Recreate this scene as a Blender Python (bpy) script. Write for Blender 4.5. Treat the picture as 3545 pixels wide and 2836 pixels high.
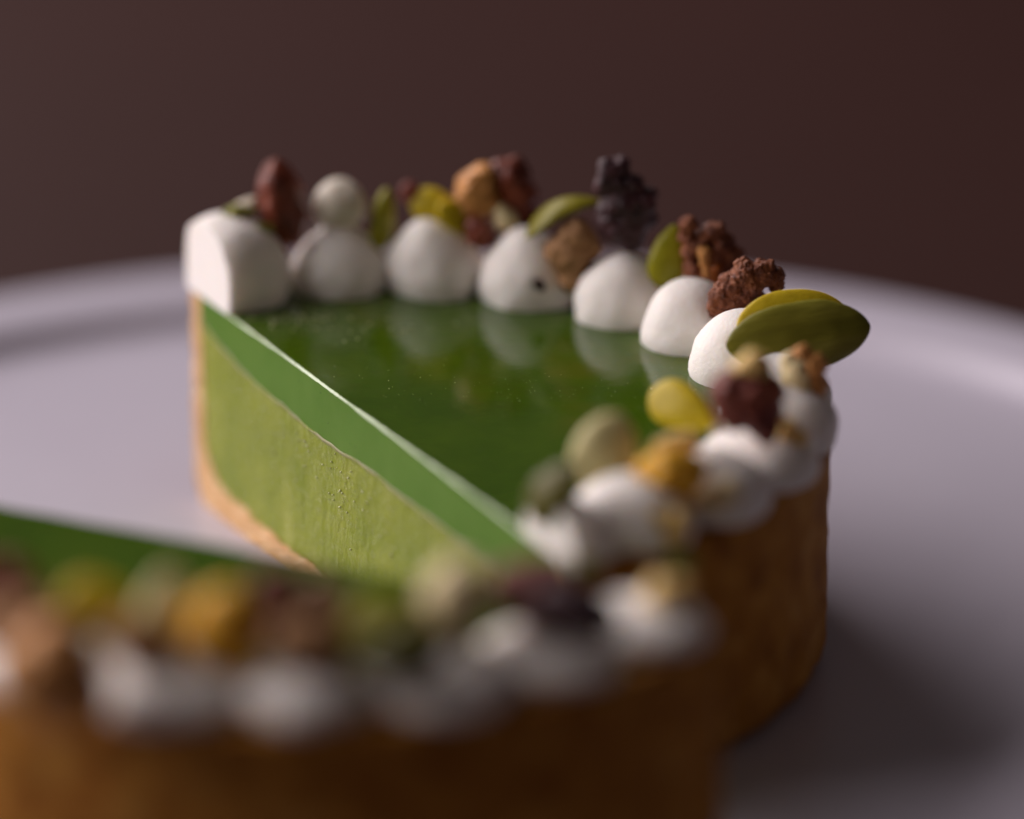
import bpy, bmesh, math, random
import numpy as np
from mathutils import Vector, Matrix, noise

MM = 0.001
scene = bpy.context.scene
for o in list(bpy.data.objects):
    bpy.data.objects.remove(o)
col = scene.collection
rad = math.radians

# ------------------------------------------------------------------ camera
cam_d = bpy.data.cameras.new("camera")
cam = bpy.data.objects.new("camera", cam_d)
col.objects.link(cam)
cam.location = (0, -381.2333 * MM, 156.3087 * MM)
cam.rotation_euler = (math.pi / 2 - 0.3399, 0, 0)
cam_d.sensor_fit = 'HORIZONTAL'
cam_d.sensor_width = 36
cam_d.lens = 164.6112
cam_d.clip_start = 0.01
cam_d.clip_end = 20
cam_d.dof.use_dof = True
cam_d.dof.focus_distance = 0.413
cam_d.dof.aperture_fstop = 6.9
cam_d.dof.aperture_blades = 0
scene.camera = cam

# ------------------------------------------------------------------ world: dim room
world = bpy.data.worlds.new("World")
scene.world = world
world.use_nodes = True
bg = world.node_tree.nodes["Background"]
bg.inputs[0].default_value = (1.0, 0.80, 0.79, 1)
bg.inputs[1].default_value = 0.052

# ------------------------------------------------------------------ window-like soft lamp on the left, a little behind
def area_lamp(name, az, el, dist, sx, sy, power, color):
    d = bpy.data.lights.new(name, 'AREA')
    d.shape = 'RECTANGLE'
    d.size, d.size_y = sx, sy
    d.energy = power
    d.color = color
    o = bpy.data.objects.new(name, d)
    col.objects.link(o)
    dirv = Vector((math.cos(rad(az)) * math.cos(rad(el)), math.sin(rad(az)) * math.cos(rad(el)), math.sin(rad(el))))
    o.location = dirv * dist
    o.rotation_euler = dirv.to_track_quat('Z', 'Y').to_euler()
    return o
area_lamp("window_lamp", 155, 31, 0.72, 1.15, 0.62, 11.4, (1.0, 0.90, 0.90))

scene.view_settings.view_transform = 'Standard'
scene.view_settings.look = 'None'
scene.view_settings.exposure = 0
scene.view_settings.gamma = 1
scene.cycles.use_denoising = True
scene.cycles.max_bounces = 10

# ------------------------------------------------------------------ helpers
def mesh_obj(name, verts, faces, mat, parent=None, smooth=True):
    me = bpy.data.meshes.new(name)
    me.from_pydata([tuple(v) for v in (np.asarray(verts, float) * MM)], [], [tuple(f) for f in faces])
    me.update()
    bm = bmesh.new(); bm.from_mesh(me)
    bmesh.ops.remove_doubles(bm, verts=bm.verts, dist=1e-7)
    bmesh.ops.recalc_face_normals(bm, faces=bm.faces)
    bm.to_mesh(me); bm.free()
    if smooth:
        me.polygons.foreach_set("use_smooth", [True] * len(me.polygons))
    o = bpy.data.objects.new(name, me)
    col.objects.link(o)
    me.materials.append(mat)
    if parent is not None:
        o.parent = parent
    return o

def empty(name, loc, rotz=0):
    o = bpy.data.objects.new(name, None)
    o.empty_display_size = 0.005
    col.objects.link(o)
    o.location = Vector(loc) * MM
    o.rotation_euler = (0, 0, rotz)
    return o

def tag(o, label, cat, group=None):
    o["label"] = label
    o["category"] = cat
    if group:
        o["group"] = group
    return o

def grid_faces(nu, nv, off=0, wrap_u=False):
    f = []
    for i in range(nu if wrap_u else nu - 1):
        for j in range(nv - 1):
            a = off + i * nv + j
            b = off + ((i + 1) % nu) * nv + j
            f.append((a, b, b + 1, a + 1))
    return f

def nz(x, y, z, s, seed=0.0):
    return noise.noise(Vector((x * s + seed * 17.3, y * s - seed * 9.1, z * s + seed * 5.7)))

def fbm(p, s, octv=4, seed=0.0):
    v = 0.0; a = 1.0
    for k in range(octv):
        v += a * nz(p[0], p[1], p[2], s, seed + k)
        s *= 2.1; a *= 0.5
    return v

# ------------------------------------------------------------------ materials
def new_mat(name):
    m = bpy.data.materials.new(name)
    m.use_nodes = True
    nt = m.node_tree
    return m, nt, nt.nodes["Principled BSDF"]

def node(nt, kind, **kw):
    n = nt.nodes.new(kind)
    for k, v in kw.items():
        if k in n.inputs:
            n.inputs[k].default_value = v
        else:
            setattr(n, k, v)
    return n

def objcoord(nt, scale=(1, 1, 1)):
    tc = nt.nodes.new("ShaderNodeTexCoord")
    mp = nt.nodes.new("ShaderNodeMapping")
    mp.inputs["Scale"].default_value = scale
    nt.links.new(tc.outputs["Object"], mp.inputs[0])
    return mp.outputs[0]

def ramp(nt, fac, stops):
    r = nt.nodes.new("ShaderNodeValToRGB")
    el = r.color_ramp.elements
    while len(el) < len(stops):
        el.new(0.5)
    for e, (p, c) in zip(el, stops):
        e.position = p
        e.color = (*c, 1)
    nt.links.new(fac, r.inputs[0])
    return r.outputs[0]

def noise_tex(nt, co, scale, detail=4, rough=0.55):
    n = nt.nodes.new("ShaderNodeTexNoise")
    n.inputs["Scale"].default_value = scale
    n.inputs["Detail"].default_value = detail
    n.inputs["Roughness"].default_value = rough
    nt.links.new(co, n.inputs["Vector"])
    return n.outputs["Fac"]

def bump(nt, bsdf, h, strength, dist):
    b = nt.nodes.new("ShaderNodeBump")
    b.inputs["Strength"].default_value = strength
    b.inputs["Distance"].default_value = dist
    nt.links.new(h, b.inputs["Height"])
    nt.links.new(b.outputs[0], bsdf.inputs["Normal"])
    return b

def noisy(name, stops, scale, rough=0.6, bscale=None, bstr=0.4, bdist=0.0002, sss=0.0, sssr=(1, .6, .4), sscale=0.001, spec=0.5, detail=5, stretch=(1, 1, 1), coat=0.0, rough2=None):
    m, nt, b = new_mat(name)
    co = objcoord(nt, stretch)
    f = noise_tex(nt, co, scale, detail)
    c = ramp(nt, f, stops)
    nt.links.new(c, b.inputs["Base Color"])
    b.inputs["Roughness"].default_value = rough
    if rough2 is not None:
        f3 = noise_tex(nt, co, scale * 2.3, 4)
        mr = nt.nodes.new("ShaderNodeMapRange")
        mr.inputs[1].default_value = .35; mr.inputs[2].default_value = .65
        mr.inputs[3].default_value = rough; mr.inputs[4].default_value = rough2
        nt.links.new(f3, mr.inputs[0]); nt.links.new(mr.outputs[0], b.inputs["Roughness"])
    b.inputs["Specular IOR Level"].default_value = spec
    b.inputs["Coat Weight"].default_value = coat
    if sss:
        b.inputs["Subsurface Weight"].default_value = sss
        b.inputs["Subsurface Radius"].default_value = sssr
        b.inputs["Subsurface Scale"].default_value = sscale
    if bscale:
        bump(nt, b, noise_tex(nt, co, bscale, 6, 0.6), bstr, bdist)
    return m

M = {}
M["table"] = noisy("table_brown", [(.3, (.029, .0095, .0074)), (.7, (.036, .0120, .0095))], 6, rough=.7, bscale=60, bstr=.1, bdist=.001, spec=.12)
M["plate"] = noisy("plate_white", [(.3, (.48, .45, .53)), (.7, (.52, .49, .57))], 25, rough=.34, bscale=200, bstr=.05, bdist=.0005, spec=.45)
M["cream"] = noisy("whipped_cream", [(.3, (.91, .86, .81)), (.7, (.94, .89, .84))], 300, rough=.68, bscale=2200, bstr=.5, bdist=.0002, sss=.35, sssr=(1, .72, .5), sscale=.0012, spec=.35)
M["crust"] = noisy("baked_crust", [(.25, (.20, .060, .007)), (.42, (.38, .145, .018)), (.58, (.52, .23, .034)), (.78, (.68, .38, .10))], 330, rough=.7, bscale=1300, bstr=.8, bdist=.0006, sss=.1, sscale=.0008, spec=.15)
M["crust_cut"] = noisy("crust_crumb_cut", [(.25, (.55, .30, .12)), (.5, (.70, .43, .21)), (.75, (.82, .58, .35))], 500, rough=.8, bscale=1800, bstr=.9, bdist=.0003, sss=.2, sscale=.0008, spec=.2)

def glaze_top():
    m, nt, b = new_mat("green_glaze_skin")
    co = objcoord(nt)
    f = noise_tex(nt, co, 70, 3)
    c = ramp(nt, f, [(.3, (.036, .080, .003)), (.55, (.050, .098, .004)), (.75, (.080, .100, .005))])
    nt.links.new(c, b.inputs["Base Color"])
    b.inputs["Roughness"].default_value = .10
    b.inputs["IOR"].default_value = 1.38
    b.inputs["Subsurface Weight"].default_value = .15
    b.inputs["Subsurface Radius"].default_value = (.5, 1, .2)
    b.inputs["Subsurface Scale"].default_value = .001
    bump(nt, b, noise_tex(nt, co, 260, 3, .5), .05, .0004)
    return m
M["glaze"] = glaze_top()
M["glaze_cut"] = noisy("green_glaze_cut", [(.3, (.080, .168, .018)), (.7, (.105, .20, .028))], 130, rough=.5, bscale=2500, bstr=.10, bdist=.0001, sss=.3, sssr=(.4, 1, .3), sscale=.0012, spec=.08)
M["glaze_edge"] = noisy("green_glaze_knife_edge", [(.3, (.17, .30, .075)), (.7, (.30, .42, .16))], 300, rough=.27, bscale=3000, bstr=.2, bdist=.0001, sss=.2, sssr=(.5, 1, .3), sscale=.001, spec=.9)  # base lightened for the highlight along the edge, gloss adds the rest

def filling_mat():
    m, nt, b = new_mat("matcha_filling_cut")
    co = objcoord(nt)
    f = noise_tex(nt, co, 150, 5)
    c = ramp(nt, f, [(.3, (.175, .225, .014)), (.55, (.235, .275, .024)), (.75, (.31, .335, .055))])
    nt.links.new(c, b.inputs["Base Color"])
    b.inputs["Subsurface Weight"].default_value = .2
    b.inputs["Subsurface Radius"].default_value = (.8, 1, .3)
    b.inputs["Subsurface Scale"].default_value = .0008
    b.inputs["Specular IOR Level"].default_value = .14
    co2 = objcoord(nt, (1.0, 1.0, .5))
    h1 = noise_tex(nt, co2, 1900, 6, .65)
    h2 = noise_tex(nt, co, 520, 4, .6)
    mx = node(nt, "ShaderNodeMath", operation='ADD')
    nt.links.new(h1, mx.inputs[0]); nt.links.new(h2, mx.inputs[1])
    bump(nt, b, mx.outputs[0], .75, .00022)
    r = nt.nodes.new("ShaderNodeMapRange")
    r.inputs[1].default_value = .4; r.inputs[2].default_value = .65
    r.inputs[3].default_value = .5; r.inputs[4].default_value = .2
    nt.links.new(noise_tex(nt, co, 1500, 2), r.inputs[0])
    nt.links.new(r.outputs[0], b.inputs["Roughness"])
    return m
M["filling"] = filling_mat()
M["seam"] = noisy("seam_shading_grey", [(.3, (.20, .20, .075)), (.7, (.26, .25, .11))], 500, rough=.5, bscale=2500, bstr=.4, bdist=.0001, sss=.2, sscale=.0006, spec=.3)  # grey of the lip's highlight and shadow, held in the colour

def simple(name, c, rough=.5, sss=0, sscale=.001, spec=.2, var=.25, scale=500, bs=1800, bstr=.5):
    lo = tuple(x * (1 - var) for x in c); hi = tuple(min(1, x * (1 + var)) for x in c)
    return noisy(name, [(.3, lo), (.7, hi)], scale, rough=rough, bscale=bs, bstr=bstr, bdist=.0002, sss=sss, sscale=sscale, spec=spec)

M["cocoa"] = noisy("cocoa_granola", [(.25, (.055, .013, .006)), (.42, (.16, .042, .016)), (.58, (.29, .09, .034)), (.78, (.46, .19, .085))], 900, rough=.25, rough2=.6, bscale=3200, bstr=.9, bdist=.0003, spec=.35)
M["cocoa_dark"] = noisy("dark_cocoa_granola", [(.3, (.016, .004, .006)), (.55, (.055, .016, .022)), (.8, (.17, .06, .075))], 600, rough=.4, bscale=2200, bstr=.7, bdist=.0003, spec=.4)
M["pecan"] = noisy("candied_nut", [(.3, (.075, .012, .006)), (.55, (.20, .040, .018)), (.8, (.38, .10, .05))], 500, rough=.4, bscale=1500, bstr=.6, bdist=.0003, spec=.35)
M["plum"] = noisy("plum_granola", [(.3, (.085, .014, .010)), (.55, (.22, .050, .034)), (.78, (.46, .20, .10))], 450, rough=.35, bscale=1800, bstr=.6, bdist=.0003, spec=.25)
M["tan"] = simple("toasted_oat", (.58, .27, .085), rough=.38, sss=.1)
M["pale"] = simple("pale_nut", (.72, .60, .34), rough=.45, sss=.25, var=.12)
M["ivory"] = simple("ivory_nut", (.74, .68, .57), rough=.4, sss=.3, var=.08)
M["amber"] = simple("amber_nut", (.78, .42, .04), rough=.25, sss=.35, var=.2)
M["honey"] = simple("honey_oat", (.76, .53, .20), rough=.45, sss=.3, var=.18)
M["seed_olive"] = noisy("pumpkin_seed_skin", [(.3, (.13, .125, .012)), (.55, (.20, .185, .022)), (.75, (.30, .27, .06))], 220, rough=.36, bscale=1100, bstr=.8, bdist=.0002, sss=.08, sscale=.0008, stretch=(.25, 1.4, 1), spec=.2)
M["seed_yellow"] = noisy("pumpkin_seed_split_face", [(.3, (.40, .30, .008)), (.7, (.55, .42, .018))], 500, rough=.4, bscale=1600, bstr=.3, bdist=.0002, sss=.35, sssr=(1, .8, .1), sscale=.001, spec=.2)
M["seed_green"] = noisy("pumpkin_seed_green", [(.3, (.24, .23, .010)), (.7, (.38, .34, .02))], 300, rough=.32, bscale=900, bstr=.3, bdist=.0002, sss=.2, sssr=(.9, 1, .2), sscale=.001, spec=.2)
M["seed_pale"] = noisy("pumpkin_seed_pale", [(.3, (.56, .50, .23)), (.7, (.68, .62, .33))], 250, rough=.5, bscale=900, bstr=.2, bdist=.0002, sss=.2, sscale=.001, spec=.2)
M["pistachio"] = noisy("pistachio_chop", [(.3, (.10, .12, .015)), (.55, (.26, .25, .04)), (.75, (.42, .36, .12))], 700, rough=.5, bscale=1500, bstr=.5, bdist=.0002, sss=.15, sscale=.0008, spec=.2)
M["honey_tan"] = simple("dull_oat", (.36, .19, .085), rough=.6)
M["amber_dark"] = simple("caramel", (.34, .10, .02), rough=.22, sss=.3, var=.15)
M["tan_pink"] = simple("pink_tan_nut", (.50, .30, .20), rough=.5, sss=.2, var=.1)
M["seed_olive_bright"] = noisy("pumpkin_seed_bright_olive", [(.3, (.15, .135, .006)), (.7, (.24, .21, .012))], 300, rough=.4, bscale=900, bstr=.3, bdist=.0002, sss=.1, sscale=.001, spec=.2)
M["seed_olive_dark"] = noisy("pumpkin_seed_dark_olive", [(.3, (.055, .048, .003)), (.7, (.13, .115, .008))], 260, rough=.35, bscale=900, bstr=.3, bdist=.0002, spec=.15)
M["pistachio_dark"] = simple("dark_pistachio", (.09, .085, .012), rough=.5)
M["speck_dark"] = simple("chocolate_crumb", (.03, .015, .010), rough=.5)
M["crumb"] = simple("crumb_and_glint", (.45, .46, .28), rough=.3, var=.15, sss=.2)  # pale tone serves crumbs and also painted glints of wet droplets
M["moist"] = simple("moist_bead", (.60, .62, .34), rough=.18, var=.15, spec=.8)
M["pit_dark"] = simple("pit_shade", (.05, .09, .03), rough=.6)  # solid dark beads, the shade inside bubbles is put into this colour

# ------------------------------------------------------------------ setting: table
def table():
    n = 41
    xs = np.linspace(-1600, 1600, n)
    v = [(x, y + 500, -3.2 + 0.05 * nz(x, y, 0, .01)) for x in xs for y in xs]
    o = mesh_obj("table_top", v, grid_faces(n, n), M["table"])
    o["kind"] = "structure"
table()

# ------------------------------------------------------------------ plate
PX, PY, PR = -7.5, 9.6, 91.5
def plate():
    e = tag(empty("dessert_plate", (PX, PY, -3.2)), "round white ceramic plate with low rolled rim under both tart halves", "plate")
    prof = [(0, 3.2), (30, 3.2), (60, 3.2), (85, 3.2), (89, 3.22), (90.6, 3.4), (91.6, 3.9), (92.2, 4.7), (92.9, 5.3), (94, 5.65), (97, 5.95), (100, 6.25), (102, 6.4), (103, 6.2),
            (103.5, 5.6), (103.3, 5.0), (102.4, 4.2), (100, 2.6), (96, 1.2), (90, .6)]
    prof = [(r * PR / 103.5, z) for r, z in prof]
    n = 192
    def lathe(pr):
        v, m = [], len(pr)
        for i in range(n):
            a = 2 * math.pi * i / n
            for r, z in pr:
                wob = 1 + .0012 * math.sin(2 * a + .6)
                v.append((r * wob * math.cos(a), r * wob * math.sin(a), z))
        return v, grid_faces(n, m, wrap_u=True)
    v, f = lathe(prof)
    mesh_obj("plate_body", v, f, M["plate"], e)
    v, f = lathe([(81, .62), (62, .6), (60.5, 0), (58, 0), (57, .7), (0, .7)])
    mesh_obj("foot_ring", v, f, M["plate"], e)
plate()

# ------------------------------------------------------------------ tart half
R, H, WALL, ZB = 40.0, 21.4621, 2.4, 2.7
def crust_parts(root, seed, cut):
    def rim_h(th):
        return H - .35 + .18 * nz(math.cos(th) * 9, math.sin(th) * 9, 0, 1, seed)
    # outer and inner profiles sampled with the same count
    def outer():
        p = [(0.0, 0.0)] + [(x, 0.0) for x in np.linspace(4, R - 2.6, 22)]
        for a in np.linspace(10, 90, 7):
            p.append((R - 2.4 + 2.4 * math.sin(rad(a)), 2.4 - 2.4 * math.cos(rad(a))))
        for z in np.linspace(3.4, H - 1.1, 18):
            p.append((R, z))
        for a in np.linspace(20, 90, 4):
            p.append((R - .55 + .55 * math.cos(rad(a)), H - .9 + .55 * math.sin(rad(a))))
        return p
    po = outer(); k = len(po)
    def zin(x):
        x = abs(x); xr = R - WALL; fx, fz = 8.0, 4.2
        w = .45 * nz(x, seed * 3, 0, .22, seed) + .55 * nz(x, seed * 3, 2, .55, seed)
        if x < xr - fx:
            return ZB + w
        t = min(1, (x - (xr - fx)) / fx)
        return ZB + w + fz * (1 - math.sqrt(max(0, 1 - t * t)))
    pi_ = []
    nx = 30
    for x in np.linspace(0, R - WALL - .02, nx):
        pi_.append((x, zin(x)))
    ztop = zin(R - WALL - .02)
    for z in np.linspace(ztop, H - .7, k - nx + 1)[1:]:
        pi_.append((R - WALL, z))
    # shell
    nt_ = 150
    v = []
    prof = po + pi_[::-1]
    m = len(prof)
    for i in range(nt_):
        th = math.pi * i / (nt_ - 1)
        for j, (r, z) in enumerate(prof):
            out = j < k
            d = 0
            if out and r > 8:
                d = .30 * fbm((r * math.cos(th), r * math.sin(th), z), .35, 4, seed) + .10 * nz(r * math.cos(th), r * math.sin(th), z, 1.6, seed)
            zz = z * (rim_h(th) / H) if z > 3 else z
            v.append(((r + d) * math.cos(th), (r + d) * math.sin(th), max(0.0, zz)))
    o = mesh_obj("crust", v, grid_faces(nt_, m), M["crust"], root)
    if cut > 0:
        bm = bmesh.new(); bm.from_mesh(o.data)
        bmesh.ops.bisect_plane(bm, geom=bm.verts[:] + bm.edges[:] + bm.faces[:], plane_co=(0, cut * MM, 0), plane_no=(0, -1, 0), clear_outer=True)
        bm.to_mesh(o.data); bm.free()
    # cut faces of the crust, one continuous strip across the cut
    v = []; nw = 7
    cols = [(-o_[0], o_[1], -i_[0], i_[1]) for o_, i_ in list(zip(po, pi_))[::-1]] + [(o_[0], o_[1], i_[0], i_[1]) for o_, i_ in list(zip(po, pi_))[1:]]
    # resample for crumbly relief
    C = np.array(cols)
    tt = np.linspace(0, len(C) - 1, 420)
    C = np.stack([np.interp(tt, np.arange(len(C)), C[:, q]) for q in range(4)], 1)
    for ox, oz, ix, iz in C:
        for j in range(nw):
            t = j / (nw - 1)
            x = ox + (ix - ox) * t; z = oz + (iz - oz) * t
            d = -.05 + .20 * fbm((x, 0, z), .8, 4, seed + 3) + .05 * nz(x, 0, z, 5, seed)
            if 0 < j < nw - 1:
                z += .1 * nz(x, 3, z, 2, seed)
            if j == nw - 1:
                d += .12; z += .22 * nz(x, 9, 0, .8, seed)
            if z > 3: z *= (H - .35) / H
            v.append((x, d + cut, max(0.02, z)))
    mesh_obj("crust_cut_face", v, grid_faces(len(C), nw), M["crust_cut"], root)
    return zin

HG = H - .6       # top of the glaze
def zlayer(x, seed):
    # underside of the glaze on the cut: sags in the middle, creeps up at the wall
    t = abs(x) / (R - WALL)
    return HG - 4.9 + 2.0 * t ** 5 + .40 * nz(x, 0, 0, .13, seed) + .13 * nz(x, 4, 0, .45, seed) + .025 * nz(x, 4, 0, 2, seed)

def tart_half(name, loc, rotz, seed, label, cut=0.0):
    e = tag(empty(name, loc, rotz), label, "tart", "halves of the cut green tart")
    zin = crust_parts(e, seed, cut)
    rg = R - WALL + .25
    xs = np.linspace(-rg, rg, 421)
    # filling: cut face with scraped relief and a thin raised lip under the glaze
    v = []; nv = 60
    for x in xs:
        zb = zin(x) - .5; zt = zlayer(x, seed) + .05
        zb = min(zb, zt - .2)
        for j in range(nv):
            t = j / (nv - 1)
            z = zb + (zt - zb) * t
            d = .05 + .07 * fbm((x, 0, z * .4), .55, 3, seed + 5) + .035 * nz(x, 0, z * .3, 3.2, seed)
            lip = math.exp(-((zt - z) / .28) ** 2)
            d -= .17 * lip * (.7 + .6 * nz(x, 7, 0, .35, seed))
            v.append((x, d + cut, z))
    nface = len(v)
    f = grid_faces(len(xs), nv)
    # back skin so the block has depth
    for x in xs:
        yb = math.sqrt(max(0, rg * rg - x * x))
        v.append((x, max(yb, cut + .3), zlayer(x, seed)))
    for i in range(len(xs) - 1):
        a = i * nv + nv - 1; b = (i + 1) * nv + nv - 1
        f.append((a, b, nface + i + 1, nface + i))
    mesh_obj("filling", v, f, M["filling"], e)
    # greyish strip along the lip, its highlight and shadow put into the colour
    v = []
    for x in xs:
        zc = zlayer(x, seed) - .06; hw = .17 + .07 * nz(x, 2, 0, .5, seed)
        pr = .17 + .06 * nz(x, 3, 0, .4, seed)
        for a in (-90, -55, -15, 20, 55, 90):
            v.append((x, cut + .06 - pr * math.cos(rad(a)), zc + hw * math.sin(rad(a))))
    mesh_obj("seam_shading", v, grid_faces(len(xs), 6), M["seam"], e)
    # glaze: cut face
    v = []; nv = 14; bev = []
    for x in xs:
        # knife edge: a small chamfer, nicked here and there
        w = .27 + .10 * nz(x, 1, 0, .35, seed) + .07 * nz(x, 1, 0, 1.8, seed)
        nick = max(0, nz(x, 5, 0, 1.1, seed) - .42) * .9
        bev.append((w, nick))
        zt = HG - w * .55 - nick * .4; zb = zlayer(x, seed) - .05
        for j in range(nv):
            z = zb + (zt - zb) * j / (nv - 1)
            d = .02 * fbm((x, 0, z), .3, 2, seed + 8)
            v.append((x, d + cut, z))
    g = mesh_obj("glaze_layer", v, grid_faces(len(xs), nv), M["glaze_cut"], e)
    # knife edge strip
    v = []
    for x, (w, nick) in zip(xs, bev):
        y1 = w * .8
        d0 = .02 * fbm((x, 0, HG - w * .55 - nick * .4), .3, 2, seed + 8)
        d0 += cut; y1 += cut
        v += [(x, d0, HG - w * .55 - nick * .4), (x, cut + .05 * w, HG - w * .42 - nick * .5), (x, cut + w * .4, HG - w * .17 - nick * .5), (x, cut + w * .68, HG - .025 * w), (x, y1 + .02, HG)]
    mesh_obj("knife_edge", v, grid_faces(len(xs), 5), M["glaze_edge"], g)
    # glossy top
    v = []; nv = 60
    for x, (w, nick) in zip(xs, bev):
        y0 = cut + w * .8 + .02; y1 = max(y0, math.sqrt(max(0, rg * rg - x * x)))
        for j in range(nv):
            t = j / (nv - 1); y = y0 + (y1 - y0) * t
            z = HG + (.03 * nz(x, y, 0, .12, seed) if j > 2 else 0)
            v.append((x, y, z))
    mesh_obj("glaze_top", v, grid_faces(len(xs), nv), M["glaze"], g)
    return e

def cream_dot(root, ang, r, rr, h, lean=(0, 0), peak=.25, seed=0, cut=False, squash=1.0, plane=0.0):
    """a piped cream dot, angle in the tart's own frame (0..180 degrees along the arc)"""
    cx, cy = r * math.cos(rad(ang)), r * math.sin(rad(ang))
    v = []; n, m = 48, 26
    a0 = rad(-22)
    for i in range(n):
        th = 2 * math.pi * i / n
        for j in range(m):
            a = a0 + (math.pi / 2 - a0) * j / (m - 1)
            t = (math.sin(a) - math.sin(a0)) / (1 - math.sin(a0))
            ro = rr * math.cos(a) ** .92 * (1 - peak * t * t * .55 - peak * .25 * t)
            z = h * t
            x = ro * math.cos(th); y = ro * math.sin(th) * squash
            k = 1 + .08 * nz(x / rr, y / rr, t, 1.4, seed) + .035 * nz(x, y, z, .6, seed + 4) + .010 * nz(x, y, z, 2.2, seed)
            x = x * k + lean[0] * t ** 1.5; y = y * k + lean[1] * t ** 1.5
            z *= 1 + .05 * nz(x, y, 0, .25, seed + 2)
            # keep flush with the crust like cream trimmed by a ring
            X, Y = cx + x, cy + y
            q = math.hypot(X, Y); lim = R + 1.4
            if q > lim - 1.2:
                q2 = lim - 1.2 + 1.2 * (1 - math.exp(-(q - lim + 1.2) / 1.2))
                X *= q2 / q; Y *= q2 / q
            v.append((X, Y, HG - .25 + z))
    me_faces = grid_faces(n, m, wrap_u=True)
    o = mesh_obj("cream_dot", v, me_faces, M["cream"], root)
    if cut:
        bm = bmesh.new(); bm.from_mesh(o.data)
        geom = bm.verts[:] + bm.edges[:] + bm.faces[:]
        res = bmesh.ops.bisect_plane(bm, geom=geom, plane_co=(0, plane * MM + .00002, 0), plane_no=(0, -1, 0), clear_outer=True)
        ed = [g for g in res["geom_cut"] if isinstance(g, bmesh.types.BMEdge)]
        if ed:
            bmesh.ops.edgeloop_fill(bm, edges=ed) if False else bmesh.ops.contextual_create(bm, geom=ed)
        for fc in bm.faces:
            fc.smooth = len(fc.verts) <= 5
        bm.to_mesh(o.data); bm.free()
    return o

def scatter_parts(root, name, pts, sizes, mat, seed):
    """one joined part of tiny faceted crumbs (too small and many to count)"""
    rnd = random.Random(seed)
    ico = [(0, 0, 1), (.89, 0, .45), (.28, .85, .45), (-.72, .53, .45), (-.72, -.53, .45), (.28, -.85, .45), (.72, .53, -.45), (-.28, .85, -.45), (-.89, 0, -.45), (-.28, -.85, -.45), (.72, -.53, -.45), (0, 0, -1)]
    fc = [(0, 1, 2), (0, 2, 3), (0, 3, 4), (0, 4, 5), (0, 5, 1), (1, 6, 2), (2, 7, 3), (3, 8, 4), (4, 9, 5), (5, 10, 1), (6, 7, 2), (7, 8, 3), (8, 9, 4), (9, 10, 5), (10, 6, 1), (11, 7, 6), (11, 8, 7), (11, 9, 8), (11, 10, 9), (11, 6, 10)]
    v, f = [], []
    for p, s in zip(pts, sizes):
        o = len(v)
        for q in ico:
            v.append((p[0] + q[0] * s * rnd.uniform(.7, 1.3), p[1] + q[1] * s * rnd.uniform(.7, 1.3), p[2] + q[2] * s * rnd.uniform(.6, 1.1)))
        f += [(a + o, b + o, c + o) for a, b, c in fc]
    ob = mesh_obj(name, v, f, mat, root, smooth=True)
    ob["kind"] = "stuff"
    return ob

BACK_LOC, BACK_ROT = (-12.6071, 0, 0), -1.1202
FRONT_LOC, FRONT_ROT = (-22.2234 + 5 * 0.434 + 2.4, -31.4294 + 5 * 0.901 - 1.1, 0), -0.4488 + math.pi
back = tart_half("tart_half", BACK_LOC, BACK_ROT, 1.0, "half of a green glazed tart with its cut face showing, behind the blurred half")
front = tart_half("tart_half", FRONT_LOC, FRONT_ROT, 2.0, "blurred half of the green tart nearest the camera, crust side facing us", cut=5.0)

def world_ang(a, rot):      # world plan angle -> angle in the tart's own frame
    return a - math.degrees(rot)

# cream dots of the back half: (plan angle, radius of ring, dot radius, height, lean, peak, cut)
rnd = random.Random(4)
dots = {}
for i, (a, r, rr, h, lean, pk, cut) in enumerate([
        (112.6, 36.6, 6.1, 7.9, (0, 0), .06, True),
        (95.6, 36.9, 4.9, 6.6, (0, 0), .6, False),
        (81.5, 37.0, 5.0, 7.1, (.3, -.8), .45, False),
        (66.5, 36.4, 4.9, 6.9, (0, -.7), .35, False),
        (50.6, 35.8, 4.6, 6.2, (0, 0), .22, False),
        (35.2, 35.2, 4.6, 6.2, (0, 0), .25, False),
        (18.5, 34.8, 4.9, 6.2, (0, 0), .22, False),
        (4.5, 36.0, 4.7, 4.8, (0, 0), .3, False),
        (-8.5, 35.6, 5.6, 5.4, (0, 0), .25, False),
        (-22.0, 35.8, 5.6, 4.0, (0, 0), .3, False),
        (-36.5, 35.6, 5.6, 4.8, (0, 0), .35, False),
        (-51.0, 35.4, 5.4, 5.0, (0, 0), .3, False),
        (-62.5, 35.6, 4.8, 4.4, (0, 0), .3, True)]):
    dots[a] = cream_dot(back, world_ang(a, BACK_ROT), r, rr, h, lean, pk, seed=10 + i, cut=cut)
for i in range(10):
    a = -37.0 - 16.3 * i
    cream_dot(front, world_ang(a, FRONT_ROT), 34.4, 5.9 + rnd.uniform(-.4, .4), (3.0 if i < 2 else 3.5) + rnd.uniform(-.4, .4), (rnd.uniform(-1, 1), rnd.uniform(-1, 1)), .15, seed=40 + i, cut=(i == 0), plane=5.0)

# ------------------------------------------------------------------ toppings
def place(o, loc, inplane=0, tilt=90, yaw=0, roll=0):
    o.location = Vector(loc) * MM
    o.rotation_euler = (Matrix.Rotation(rad(-roll), 3, 'Y') @ Matrix.Rotation(rad(yaw), 3, 'Z') @ Matrix.Rotation(rad(tilt), 3, 'X') @ Matrix.Rotation(rad(inplane), 3, 'Z')).to_euler()

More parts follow.
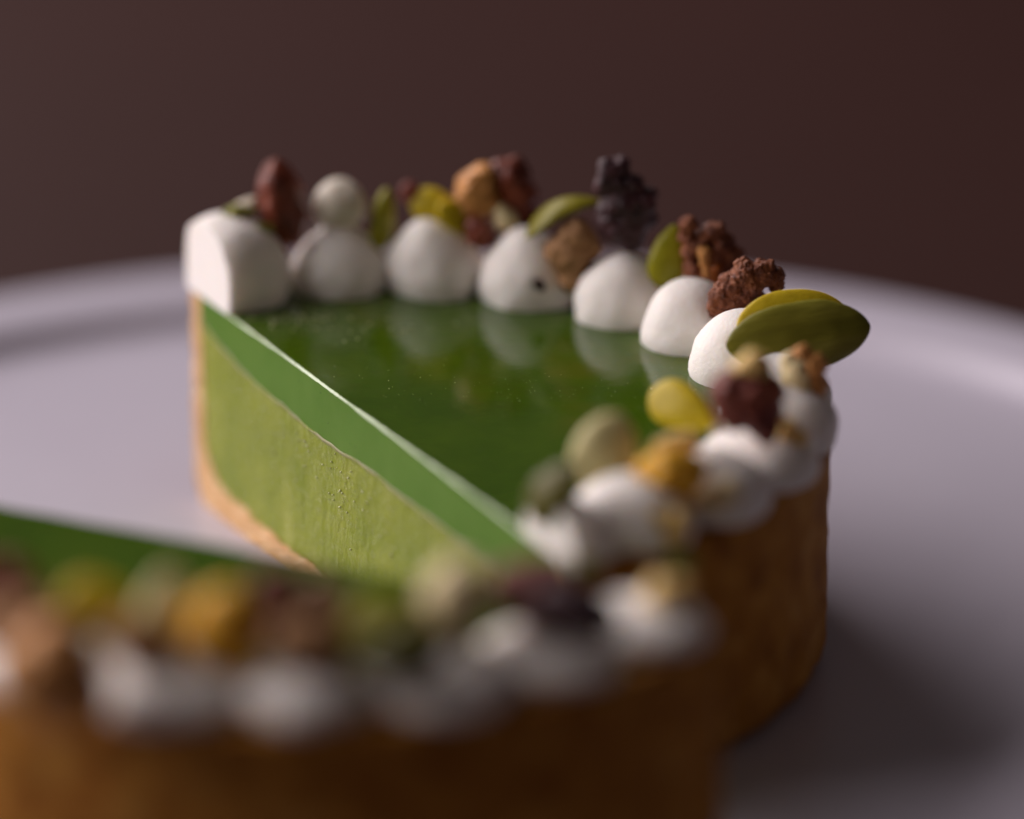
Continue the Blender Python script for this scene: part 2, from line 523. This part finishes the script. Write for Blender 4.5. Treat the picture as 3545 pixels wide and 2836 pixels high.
def seed_mesh(L, W, T, tip=.35, bend=.0, seed=0, nu=40, nv=28, half=False):
    """a flat teardrop seed, long axis X, flat face normal Z"""
    v = []
    for i in range(nu):
        s = -1 + 2 * i / (nu - 1)
        s = math.copysign(abs(math.sin(s * math.pi / 2)) , s)
        w = (max(0, 1 - abs(s) ** 2.3)) ** .62 * (1 - tip * s) / (1 + .12 * tip)
        tk = (max(0, 1 - s * s)) ** .5
        for j in range(nv):
            a = 2 * math.pi * j / nv
            c, sn = math.cos(a), math.sin(a)
            y = W / 2 * w * math.copysign(abs(c) ** .8, c)
            z = T / 2 * tk * math.copysign(abs(sn) ** 1.0, sn)
            if half and z < 0:
                z *= .25
            x = L / 2 * s
            z += bend * (1 - s * s) * T
            dd = .05 * T * nz(x, y, z, .5, seed) + .03 * T * nz(x * .4, y * 1.6, z, 1, seed)
            v.append((x, y * (1 + .04 * nz(x, 0, 0, .5, seed)), z + dd))
    f = []
    for i in range(nu - 1):
        for j in range(nv):
            f.append((i * nv + j, (i + 1) * nv + j, (i + 1) * nv + (j + 1) % nv, i * nv + (j + 1) % nv))
    return v, f

def clump_mesh(lumps, vox=.22, amp=.28, freq=.9, fine=.10, seed=0, cell=.9):
    """lumps fused by voxel remesh, then broken up by layered noise (millimetres)"""
    bm = bmesh.new()
    for (x, y, z, r) in lumps:
        ret = bmesh.ops.create_icosphere(bm, subdivisions=3, radius=1)
        for vv in ret["verts"]:
            k = r * (1 + .16 * noise.noise(vv.co * 1.8 + Vector((x + seed, y, z))))
            vv.co = Vector((x, y, z)) + vv.co * k
    me = bpy.data.meshes.new("tmp"); bm.to_mesh(me); bm.free()
    o = bpy.data.objects.new("tmp", me); col.objects.link(o)
    md = o.modifiers.new("r", 'REMESH'); md.mode = 'VOXEL'; md.voxel_size = vox
    dg = bpy.context.evaluated_depsgraph_get()
    m2 = bpy.data.meshes.new_from_object(o.evaluated_get(dg))
    bpy.data.objects.remove(o); bpy.data.meshes.remove(me)
    n = len(m2.vertices)
    co = np.empty(n * 3); m2.vertices.foreach_get("co", co); co = co.reshape(-1, 3)
    no = np.empty(n * 3); m2.vertices.foreach_get("normal", no); no = no.reshape(-1, 3)
    out = np.empty_like(co)
    for i in range(n):
        p = co[i]
        d = amp * fbm(p, freq, 3, seed)
        # pebbled crumbs: cell relief
        q = Vector(p * freq * 2.0 + seed * 3.1)
        ds = noise.voronoi(q)[0]
        d += amp * cell * (.42 - ds[0]) + fine * (.5 - noise.voronoi(q * 2.7)[0][0])
        out[i] = p + no[i] * d
    faces = [tuple(pl.vertices) for pl in m2.polygons]
    bpy.data.meshes.remove(m2)
    return out, faces

def rand_lumps(w, d, h, n, r, seed):
    rn = random.Random(seed)
    L = [(0, 0, 0, min(w, h) * .32)]
    for i in range(n):
        a = rn.uniform(0, 6.28); u = rn.uniform(-1, 1); q = rn.uniform(.45, .95)
        s = math.sqrt(1 - u * u)
        rr = r * rn.uniform(.7, 1.2)
        L.append((q * s * math.cos(a) * (w / 2 - rr), q * s * math.sin(a) * (d / 2 - rr), q * u * (h / 2 - rr), rr))
    return L

G = "nut and seed toppings on the cream"
def seed_thing(name, loc, L, W, T, mat, label, inplane=0, tilt=90, yaw=0, tip=.3, bend=0, seed=0, roll=0):
    v, f = seed_mesh(L, W, T, tip, bend, seed)
    o = mesh_obj(name, v, f, M[mat])
    place(o, loc, inplane, tilt, yaw, roll)
    return tag(o, label, "seed", G)

def clump_thing(name, loc, lumps, mat, label, cat="granola", rot=(0, 0, 0), **kw):
    v, f = clump_mesh(lumps, **kw)
    o = mesh_obj(name, v, f, M[mat])
    o.location = Vector(loc) * MM
    o.rotation_euler = tuple(rad(a) for a in rot)
    return tag(o, label, cat, G)

def clump_group(name, loc, parts, label, cat="granola"):
    e = empty(name, loc)
    tag(e, label, cat, G)
    for pname, mat, lumps, kw in parts:
        v, f = clump_mesh(lumps, **kw)
        mesh_obj(pname, v, f, M[mat], e)
    return e

# ---- back half, from the left cut corner along the arc
v, f = seed_mesh(8.6, 4.6, 3.6, .12, 0, 2, nu=60, nv=44)
v = [(x + .12 * nz(x, y, z, .9, 3), y * (1 + .16 * nz(x * .5, y, z, 1.1, 4)) + .9 * math.exp(-((z - .2) / .5) ** 2) * (-.25 if z > 0 else 0), z * (1 + .22 * nz(x * .4, y * 1.3, z, .9, 7)) + .10 * nz(x, y, z, 2.4, 5)) for x, y, z in v]
o = mesh_obj("candied_nut", v, f, M["pecan"]); place(o, (-21.48, 36.00, 29.13), 86, 84, 38, roll=10)
tag(o, "tall reddish brown candied nut standing beside the cut corner cream dot", "nut", G)
for i, (loc, s, lab) in enumerate([((-25.47, 34.50, 28.71), 1.1, "chopped pistachio crumb on top of the cut corner cream dot"),
                                   ((-23.34, 33.50, 27.18), .9, "small green pistachio crumb at the foot of the tall reddish nut"),
                                   ((-24.31, 36.00, 28.94), 1.0, "pale pistachio crumb behind the top of the cut corner cream dot")]):
    clump_thing("pistachio_crumb", loc, [(0, 0, 0, s * .8), (s * .9, .2, .1, s * .55), (-s * .9, 0, -.2, s * .5)], "ivory" if i == 2 else "pistachio", lab, "nut", vox=.22, amp=.2, freq=1.1, seed=20 + i)
v, f = seed_mesh(5.0, 5.0, 4.8, .1, 0, 5)
o = mesh_obj("round_nut", v, f, M["ivory"]); place(o, (-16.15, 37.50, 28.58), 80, 60, 20)
tag(o, "round ivory nut resting behind the second cream dot from the cut corner", "nut", G)
seed_thing("pumpkin_seed", (-12.07, 37.00, 27.25), 6.0, 2.6, 1.6, "seed_green", "upright narrow green seed right of the round ivory nut", 78, 88, 40, seed=3)
clump_thing("granola_crumb", (-9.41, 38.00, 29.44), rand_lumps(2.9, 2.6, 2.8, 5, .9, 3), "plum", "small reddish granola crumb peeking above the third cream dot", vox=.22, amp=.25, seed=4)
seed_thing("pumpkin_seed", (-6.73, 36.50, 28.33), 6.2, 3.4, 1.4, "seed_yellow", "yellow green seed lying above the third cream dot", -22, 62, -10, seed=6)
clump_group("granola_cluster", (-1.46, 36.00, 29.73), [
    ("oat_clump", "tan", [(-1.9, 0, .7, 1.9), (-2.4, .2, -1.2, 1.7), (-1.2, 0, 2.1, 1.3), (-3.0, 0, -2.5, 1.2), (-.8, -.3, -.6, 1.5)], dict(vox=.25, amp=.25, seed=7)),
    ("cocoa_clump", "pecan", [(1.4, .3, 2.0, 1.8), (2.0, .3, .2, 1.9), (.4, .4, 2.3, 1.2), (2.4, .3, -1.8, 1.6), (1.0, .5, -1.2, 1.6)], dict(vox=.25, amp=.25, seed=8)),
    ("nut_piece", "pale", [(.9, -1.3, -1.9, 1.15), (.4, -1.2, -1.0, .8)], dict(vox=.22, amp=.1, fine=.03, seed=9))],
    "tall granola cluster, tan on its left and dark red on its right")
clump_thing("honey_nut_crumb", (-3.00, 33.80, 26.85), [(0, 0, 0, 1.3), (.5, 0, -.7, .9), (-.5, 0, .7, .9)], "pecan", "orange brown nut crumb wedged between third and fourth cream dots", "nut", vox=.22, amp=.2, seed=11)
seed_thing("pumpkin_seed", (-5.12, 34.80, 27.93), 4.6, 2.6, 1.4, "seed_yellow", "short yellow seed under the tan and red granola cluster", -48, 70, 20, seed=12)
seed_thing("pumpkin_seed", (4.80, 30.50, 29.25), 7.8, 3.2, 1.1, "seed_olive_bright", "arched olive seed seen edge on beside the black granola chunk", 0, 14, 0, bend=1.1, seed=13, roll=26)
clump_thing("oat_chunk", (5.50, 29.30, 26.43), [(0, 0, 0, 2.1), (.3, 0, 1.6, 1.7), (.4, -.1, -1.9, 1.6), (1.3, 0, .6, 1.5), (-1.1, 0, .2, 1.4), (-.1, -.3, -2.7, 1.0)], "honey_tan", "tan oat chunk leaning in the gap between fourth and fifth cream dots", vox=.22, amp=.2, seed=14)
clump_thing("dark_granola_chunk", (10.29, 28.60, 31.56), [(-1.3, 0, 3.0, 1.25), (-1.2, 0, 1.6, 1.5), (-.4, 0, 3.4, 1.0), (-.3, 0, .2, 1.9), (.5, 0, 1.6, 1.2), (.6, 0, -1.4, 1.9), (-.9, 0, -2.2, 1.8), (1.7, 0, .0, 1.2), (2.0, .2, -1.6, 1.2), (.5, 0, -3.2, 1.5), (-1.3, 0, -.6, 1.3), (2.3, 0, .5, .7)], "cocoa_dark",
            "tall blackish purple granola chunk standing on the fifth cream dot", vox=.2, amp=.42, freq=.5, fine=.05, cell=.25, seed=15)
seed_thing("pumpkin_seed", (14.29, 26.00, 27.11), 6.0, 3.6, 1.5, "seed_green", "bright yellow green seed between black chunk and brown granola clusters", 80, 75, -8, seed=16)
clump_group("granola_cluster", (18.07, 24.20, 27.45), [
    ("cocoa_clump", "cocoa", [(-2.2, 0, 3.2, .85), (-2.3, 0, 2.0, .8), (-1.7, 0, .9, 1.1), (.1, 0, 2.5, 1.0), (-.8, .3, 1.6, 1.1), (.9, .3, 1.3, 1.3), (.2, .3, .2, 1.5), (1.9, .4, .2, 1.2), (-1.5, 0, -.8, 1.1), (1.5, .5, -1.2, 1.4), (-.3, 0, -1.4, 1.3), (.9, 0, 3.0, .55)], dict(vox=.16, amp=.26, freq=1.0, seed=17)),
    ("oat_flake", "tan", [(-.7, -.9, .9, .75), (-.5, -1.0, 0, .7), (-.3, -1.0, -.9, .6)], dict(vox=.16, amp=.15, seed=18)),
    ("caramel_drip", "amber_dark", [(.4, -1.0, -.6, .7), (.35, -1.0, -1.5, .65)], dict(vox=.16, amp=.08, fine=.02, seed=19))],
    "craggy brown granola cluster with a knobbly spike on the sixth cream dot")
clump_thing("granola_cluster", (20.70, 15.80, 27.50), [(.2, 0, .9, 1.5), (1.5, 0, 1.2, 1.35), (2.6, .2, .9, 1.0), (-.9, 0, .4, 1.3), (-.1, 0, 1.9, .9), (-1.9, 0, -.8, 1.25), (-1.0, 0, -1.0, 1.4), (.3, 0, -.7, 1.5), (-2.5, 0, -1.9, .95), (-1.6, 0, -2.0, .9), (1.0, .2, -1.3, 1.1), (2.9, 0, .1, .75), (2.2, 0, 2.0, .6), (.6, -.4, .1, 1.2)], "cocoa",
            "sharp reddish brown crumbly granola cluster on cream just above the open seed", vox=.11, amp=.24, freq=1.15, fine=.14, seed=21)
e = empty("split_pumpkin_seed", (24.95, 6.20, 26.31)); tag(e, "large olive pumpkin seed split open, its yellow inner half showing", "seed", G)
v, f = seed_mesh(12.9, 6.0, 1.7, -.04, .05, 31, nu=64, nv=40)
o = mesh_obj("seed_half", v, f, M["seed_olive"], e); place(o, (.0, -.6, .0), 6, 66, 6); o["label"] = "broad olive outer half of the seed"
v, f = seed_mesh(10.2, 5.8, 1.2, .0, .1, 32, nu=64, nv=40)
o = mesh_obj("seed_half", v, f, M["seed_yellow"], e); place(o, (-.3, .8, .9), 4, 52, 4); o["label"] = "yellow inner half with grainy edge"
clump_group("granola_cluster", (19.32, -17.50, 28.53), [
    ("plum_clump", "plum", [(-1.7, 0, .6, 1.7), (.2, 0, .2, 2.1), (1.6, 0, .6, 1.8), (.9, 0, -1.5, 1.6), (1.7, 0, -2.6, 1.1), (-.9, 0, -1.0, 1.6), (0, .2, 1.7, 1.4), (-2.3, 0, 1.0, 1.0), (2.2, 0, -.8, 1.1)], dict(vox=.2, amp=.38, freq=.6, cell=.5, seed=22)),
    ("oat_flake", "honey", [(.5, -.2, 3.2, 1.2), (1.2, 0, 2.9, 1.0), (-.5, -.1, 2.8, .8)], dict(vox=.2, amp=.12, seed=23))],
    "plum brown granola cluster with a tan oat cap below the open seed")
clump_group("chopped_nut", (24.63, -5.00, 26.44), [
    ("nut_piece", "pale", [(-.4, -.3, .3, 1.3), (-.2, -.3, -1.1, 1.2), (-1.0, 0, 1.1, 1.0)], dict(vox=.18, amp=.12, seed=24)),
    ("nut_skin", "tan", [(1.0, 0, .7, 1.2), (1.2, 0, -.8, 1.1), (0, .2, 1.6, 1.0), (1.4, 0, -1.8, .7)], dict(vox=.18, amp=.2, seed=25)),
    ("nut_core", "pistachio", [(.2, .3, -.3, 1.2), (.2, .2, -1.6, .8), (-1.4, .3, 1.2, .5)], dict(vox=.18, amp=.15, seed=26))],
    "chopped pale nut with brown skin at the right rim under the open seed", "nut")
clump_thing("oat_flake", (22.80, -14.50, 24.83), [(0, 0, 0, 1.1), (1.1, 0, -.8, .9), (-.6, 0, .7, .8)], "honey", "honey coloured oat flake sunk in cream right of the plum cluster", "oat", vox=.22, amp=.12, seed=27)
seed_thing("pumpkin_seed", (14.34, -9.00, 24.78), 7.0, 4.2, 1.8, "seed_yellow", "vivid yellow seed sticking out over the glaze left of the plum cluster", -12, 62, -35, seed=28)
clump_thing("nut_crumb", (17.12, -10.00, 23.43), [(0, 0, .4, .85), (.1, 0, -.5, .8)], "ivory", "tiny pale nut crumb under the plum brown cluster", "nut", vox=.2, amp=.08, seed=29)
seed_thing("pumpkin_seed", (7.56, -24.00, 26.40), 6.6, 5.4, 2.4, "seed_pale", "pale beige oval seed facing us above the glaze", 68, 72, 8, tip=.15, seed=30)
clump_thing("oat_flake", (13.37, -23.00, 26.61), [(0, 0, 0, 1.0), (1.2, 0, .3, .9), (-1.3, 0, -.3, .8)], "honey", "pale yellow oat flake on top of the amber nut chunk", "oat", vox=.22, amp=.12, seed=33)
clump_thing("amber_nut_chunk", (12.80, -27.00, 24.80), [(0, 0, .8, 2.3), (-.8, 0, -.7, 2.0), (.6, 0, -1.7, 1.6), (1.2, 0, .9, 1.8), (-1.5, 0, .7, 1.6)], "amber", "amber nut chunk right of the pale oval seed", "nut", vox=.25, amp=.15, seed=34)
clump_thing("oat_flake", (11.95, -30.80, 22.07), [(-.4, 0, .8, 1.3), (.6, 0, -.3, 1.5), (-1.0, 0, -.6, 1.2), (1.4, 0, .8, 1.1)], "honey", "tan oat flake low on the outer cream below the amber chunk", "oat", vox=.25, amp=.15, seed=35)
clump_thing("oat_flake", (16.61, -26.30, 23.35), [(0, 0, 0, 1.2), (1.0, 0, .6, .9), (-1.0, 0, -.5, .9)], "pale", "pale oat flake on the cream right of the amber chunk", "oat", vox=.25, amp=.12, seed=36)
seed_thing("pumpkin_seed", (3.41, -31.50, 25.74), 6.2, 4.6, 2.4, "seed_olive_dark", "olive seed tucked into the cream at the near end of the cut", 62, 60, -55, seed=37)
clump_thing("pistachio_crumb", (13.20, -31.80, 19.93), [(0, 0, 0, 1.1), (.9, 0, -.1, .7)], "pistachio", "dark green pistachio crumb below the tan oat flake", "nut", vox=.25, amp=.15, seed=38)
clump_thing("pistachio_crumb", (5.91, -35.20, 20.93), [(0, 0, 0, 1.0), (-.9, 0, .2, .8)], "pistachio", "yellow green pistachio crumb below the near corner cream dot", "nut", vox=.25, amp=.15, seed=39)

# ---- front half, all strongly out of focus
FG = [
 ("granola_cluster", "spot_0", rand_lumps(7.0, 5.0, 5.2, 8, 1.7, 41), "plum", "dark plum granola cluster, rightmost topping on the blurred front half", "granola"),
 ("blanched_almond", "spot_1", [(0, 0, 0, 2.2), (.3, 0, 1.1, 1.7), (-.4, 0, -1.2, 1.8)], "pale", "pale beige nut left of the dark plum cluster on the front half", "nut"),
 ("oat_flake", "spot_2", [(0, 0, 0, 1.2), (1.0, 0, .2, .9)], "honey", "pale oat flake on the far right cream of the front half", "oat"),
 ("toasted_almond", "spot_3", [(0, 0, 0, 1.6), (-.3, 0, .8, 1.3)], "tan_pink", "pinkish tan nut in the middle of the blurred front half", "nut"),
 ("granola_cluster", "spot_4", [(0, 0, 1.6, 1.4), (-.2, 0, 0, 1.7), (.3, 0, -1.4, 1.5)], "plum", "purplish granola cluster beside the amber nut on the front half", "granola"),
 ("amber_nut_chunk", "spot_5", [(0, 0, 1.0, 1.9), (.3, 0, -1.0, 1.9), (-.6, 0, 0, 1.6)], "amber", "amber nut chunk on the blurred front half", "nut"),
 ("oat_chunk", "spot_6", [(0, 0, 1.2, 2.2), (.6, 0, -1.2, 2.4), (-1.6, 0, 0, 2.0)], "tan", "tan oat chunk low on the cream at lower left of the front half", "oat"),
 ("oat_chunk", "spot_7", [(0, 0, 0, 1.7), (1.2, 0, -.4, 1.3), (-1.2, 0, .3, 1.3)], "honey_tan", "dull brown oat crumb under the pinkish tan nut, front half", "oat"),
 ("pistachio_crumb", "spot_8", [(0, 0, 0, 1.8), (1.4, 0, .3, 1.3), (-1.4, 0, -.2, 1.3)], "pistachio_dark", "dark green pistachio crumb under the yellow green seed, front half", "nut"),
 ("granola_cluster", "spot_9", [(0, 0, 0, 1.8), (1.3, 0, -.5, 1.4), (-1.2, 0, .5, 1.4)], "cocoa_dark", "blackish granola crumb right of the dark plum cluster, front half", "granola"),
 ("oat_chunk", "spot_10", [(0, 0, 0, 1.5), (1.0, 0, -.5, 1.2), (-1.0, 0, .5, 1.2)], "honey_tan", "dull brown oat crumb below the yellow seed, front half", "oat"),
 ("oat_chunk", "spot_11", [(0, 0, 0, 2.0), (1.5, 0, -.5, 1.6), (-1.5, 0, .5, 1.6)], "honey_tan", "brown oat chunk beside the leftmost granola, front half", "oat"),
 ("granola_cluster", "spot_12", [(0, 0, 0, 2.0), (-1.6, 0, .4, 1.9), (-.6, 0, -1.4, 1.6)], "plum", "brown granola cluster at the left edge of the front half", "granola"),
]
FLOC = {
    "spot_0": (1.78, -54.37, 26.36),
    "spot_1": (-4.25, -56.86, 26.36),
    "spot_2": (11.48, -49.31, 23.96),
    "spot_3": (-13.76, -58.19, 26.36),
    "spot_4": (-17.35, -59.13, 26.36),
    "spot_5": (-21.28, -61.38, 25.76),
    "spot_6": (-32.91, -68.90, 25.76),
    "spot_7": (-14.71, -63.77, 25.76),
    "spot_8": (-7.91, -64.41, 25.76),
    "spot_9": (4.83, -58.19, 26.36),
    "spot_10": (-27.11, -63.04, 25.76),
    "spot_11": (-35.92, -60.27, 25.76),
    "spot_12": (-37.87, -54.66, 26.36),
    "spot_13": (-9.33, -60.35, 26.36),
    "spot_14": (-30.71, -57.24, 26.36),
    "spot_15": (-25.81, -58.94, 26.36),
}
for i, (nm, uv, lumps, mat, lab, cat) in enumerate(FG):
    clump_thing(nm, FLOC[uv], [(a * 1.25, b, c * 1.25, r * 1.28) for a, b, c, r in lumps], mat, lab, cat, vox=.35, amp=.2, seed=50 + i)
seed_thing("pumpkin_seed", FLOC["spot_13"], 6.4, 4.0, 2.2, "seed_green", "yellow green seed left of the pale beige nut on the front half", 15, 55, 0, seed=61)
seed_thing("pumpkin_seed", FLOC["spot_14"], 6.0, 4.2, 2.2, "seed_yellow", "yellow seed at upper left of the blurred front half", -10, 50, 10, seed=62)
seed_thing("pumpkin_seed", FLOC["spot_15"], 7.0, 4.2, 2.0, "seed_pale", "greyish green seed upright between yellow seed and amber nut", 75, 60, 10, seed=63)

# ------------------------------------------------------------------ small marks on the back half
def to_local(p):
    q = Vector((p[0] - BACK_LOC[0], p[1] - BACK_LOC[1], 0))
    q.rotate(Matrix.Rotation(-BACK_ROT, 3, 'Z'))
    return (q.x, q.y, p[2])
rn = random.Random(9)
pts, sz = [], []
def add_specks(cx, cy, sx, sy, n, s0, s1):
    for _ in range(n):
        x, y = rn.gauss(cx, sx), rn.gauss(cy, sy)
        l = to_local((x, y, HG))
        if l[1] < .8 or math.hypot(l[0], l[1]) > 36.5:
            continue
        s = rn.uniform(s0, s1)
        pts.append((l[0], l[1], HG + s * .35)); sz.append(s)
add_specks(-20.81, 26.12, 3.5, 1.8, 40, 0.09, 0.2)  # droplet glints here and in the next group, drawn as pale beads
add_specks(-12.92, 24.20, 6, 2.5, 30, 0.07, 0.15)
add_specks(0.50, 6.45, 8, 4, 100, 0.01, 0.03)
add_specks(8.35, 3.32, 7, 3.5, 60, 0.01, 0.03)
add_specks(-7.51, 12.21, 8, 6, 26, 0.02, 0.05)
add_specks(14.26, 6.83, 2.5, 0.8, 12, 0.05, 0.11)
add_specks(2.92, -5.23, 9, 5, 30, 0.015, 0.035)
add_specks(-13.42, 12.21, 5, 5, 8, 0.03, 0.07)
scatter_parts(back, "crumbs_and_glints", pts, sz, M["crumb"], 3)
pts, sz = [], []
for _ in range(1500):
    x = rn.uniform(-33, 33); zt = zlayer(x, 1.0)
    z = zt - abs(rn.gauss(3.6, 2.4)) - .5
    if z < ZB + 1.2 + max(0, abs(x) - 26) * .4:
        continue
    if rn.random() > .45 + .7 * nz(x, 0, z * .5, .5, 3):
        continue
    s_ = rn.choice((.018, .025, .03, .04, .05, .06, .11))
    pts.append((x, .03 - s_ * .5, z)); sz.append(s_)
scatter_parts(back, "moist_beads", pts, sz, M["moist"], 5)
pts, sz = [], []
for _ in range(46):
    x = rn.uniform(-30, 30); z = HG - rn.uniform(.8, 4.0)
    if z < zlayer(x, 1.0) + .3:
        continue
    pts.append((x, .05, z)); sz.append(rn.choice((.05, .07, .10)))
scatter_parts(back, "pit_shade_dots", pts, sz, M["pit_dark"], 6)
# dark chocolate speck stuck on the fourth cream dot
sp = (2.45, 28.60, 23.63)
v, f = clump_mesh([(0, 0, 0, .55), (.3, 0, -.3, .4)], vox=.14, amp=.15, seed=70)
o = mesh_obj("chocolate_speck", v, f, M["speck_dark"])
tag(o, "dark chocolate speck stuck on the front of the fourth cream dot", "crumb")
o.location = Vector(sp) * MM
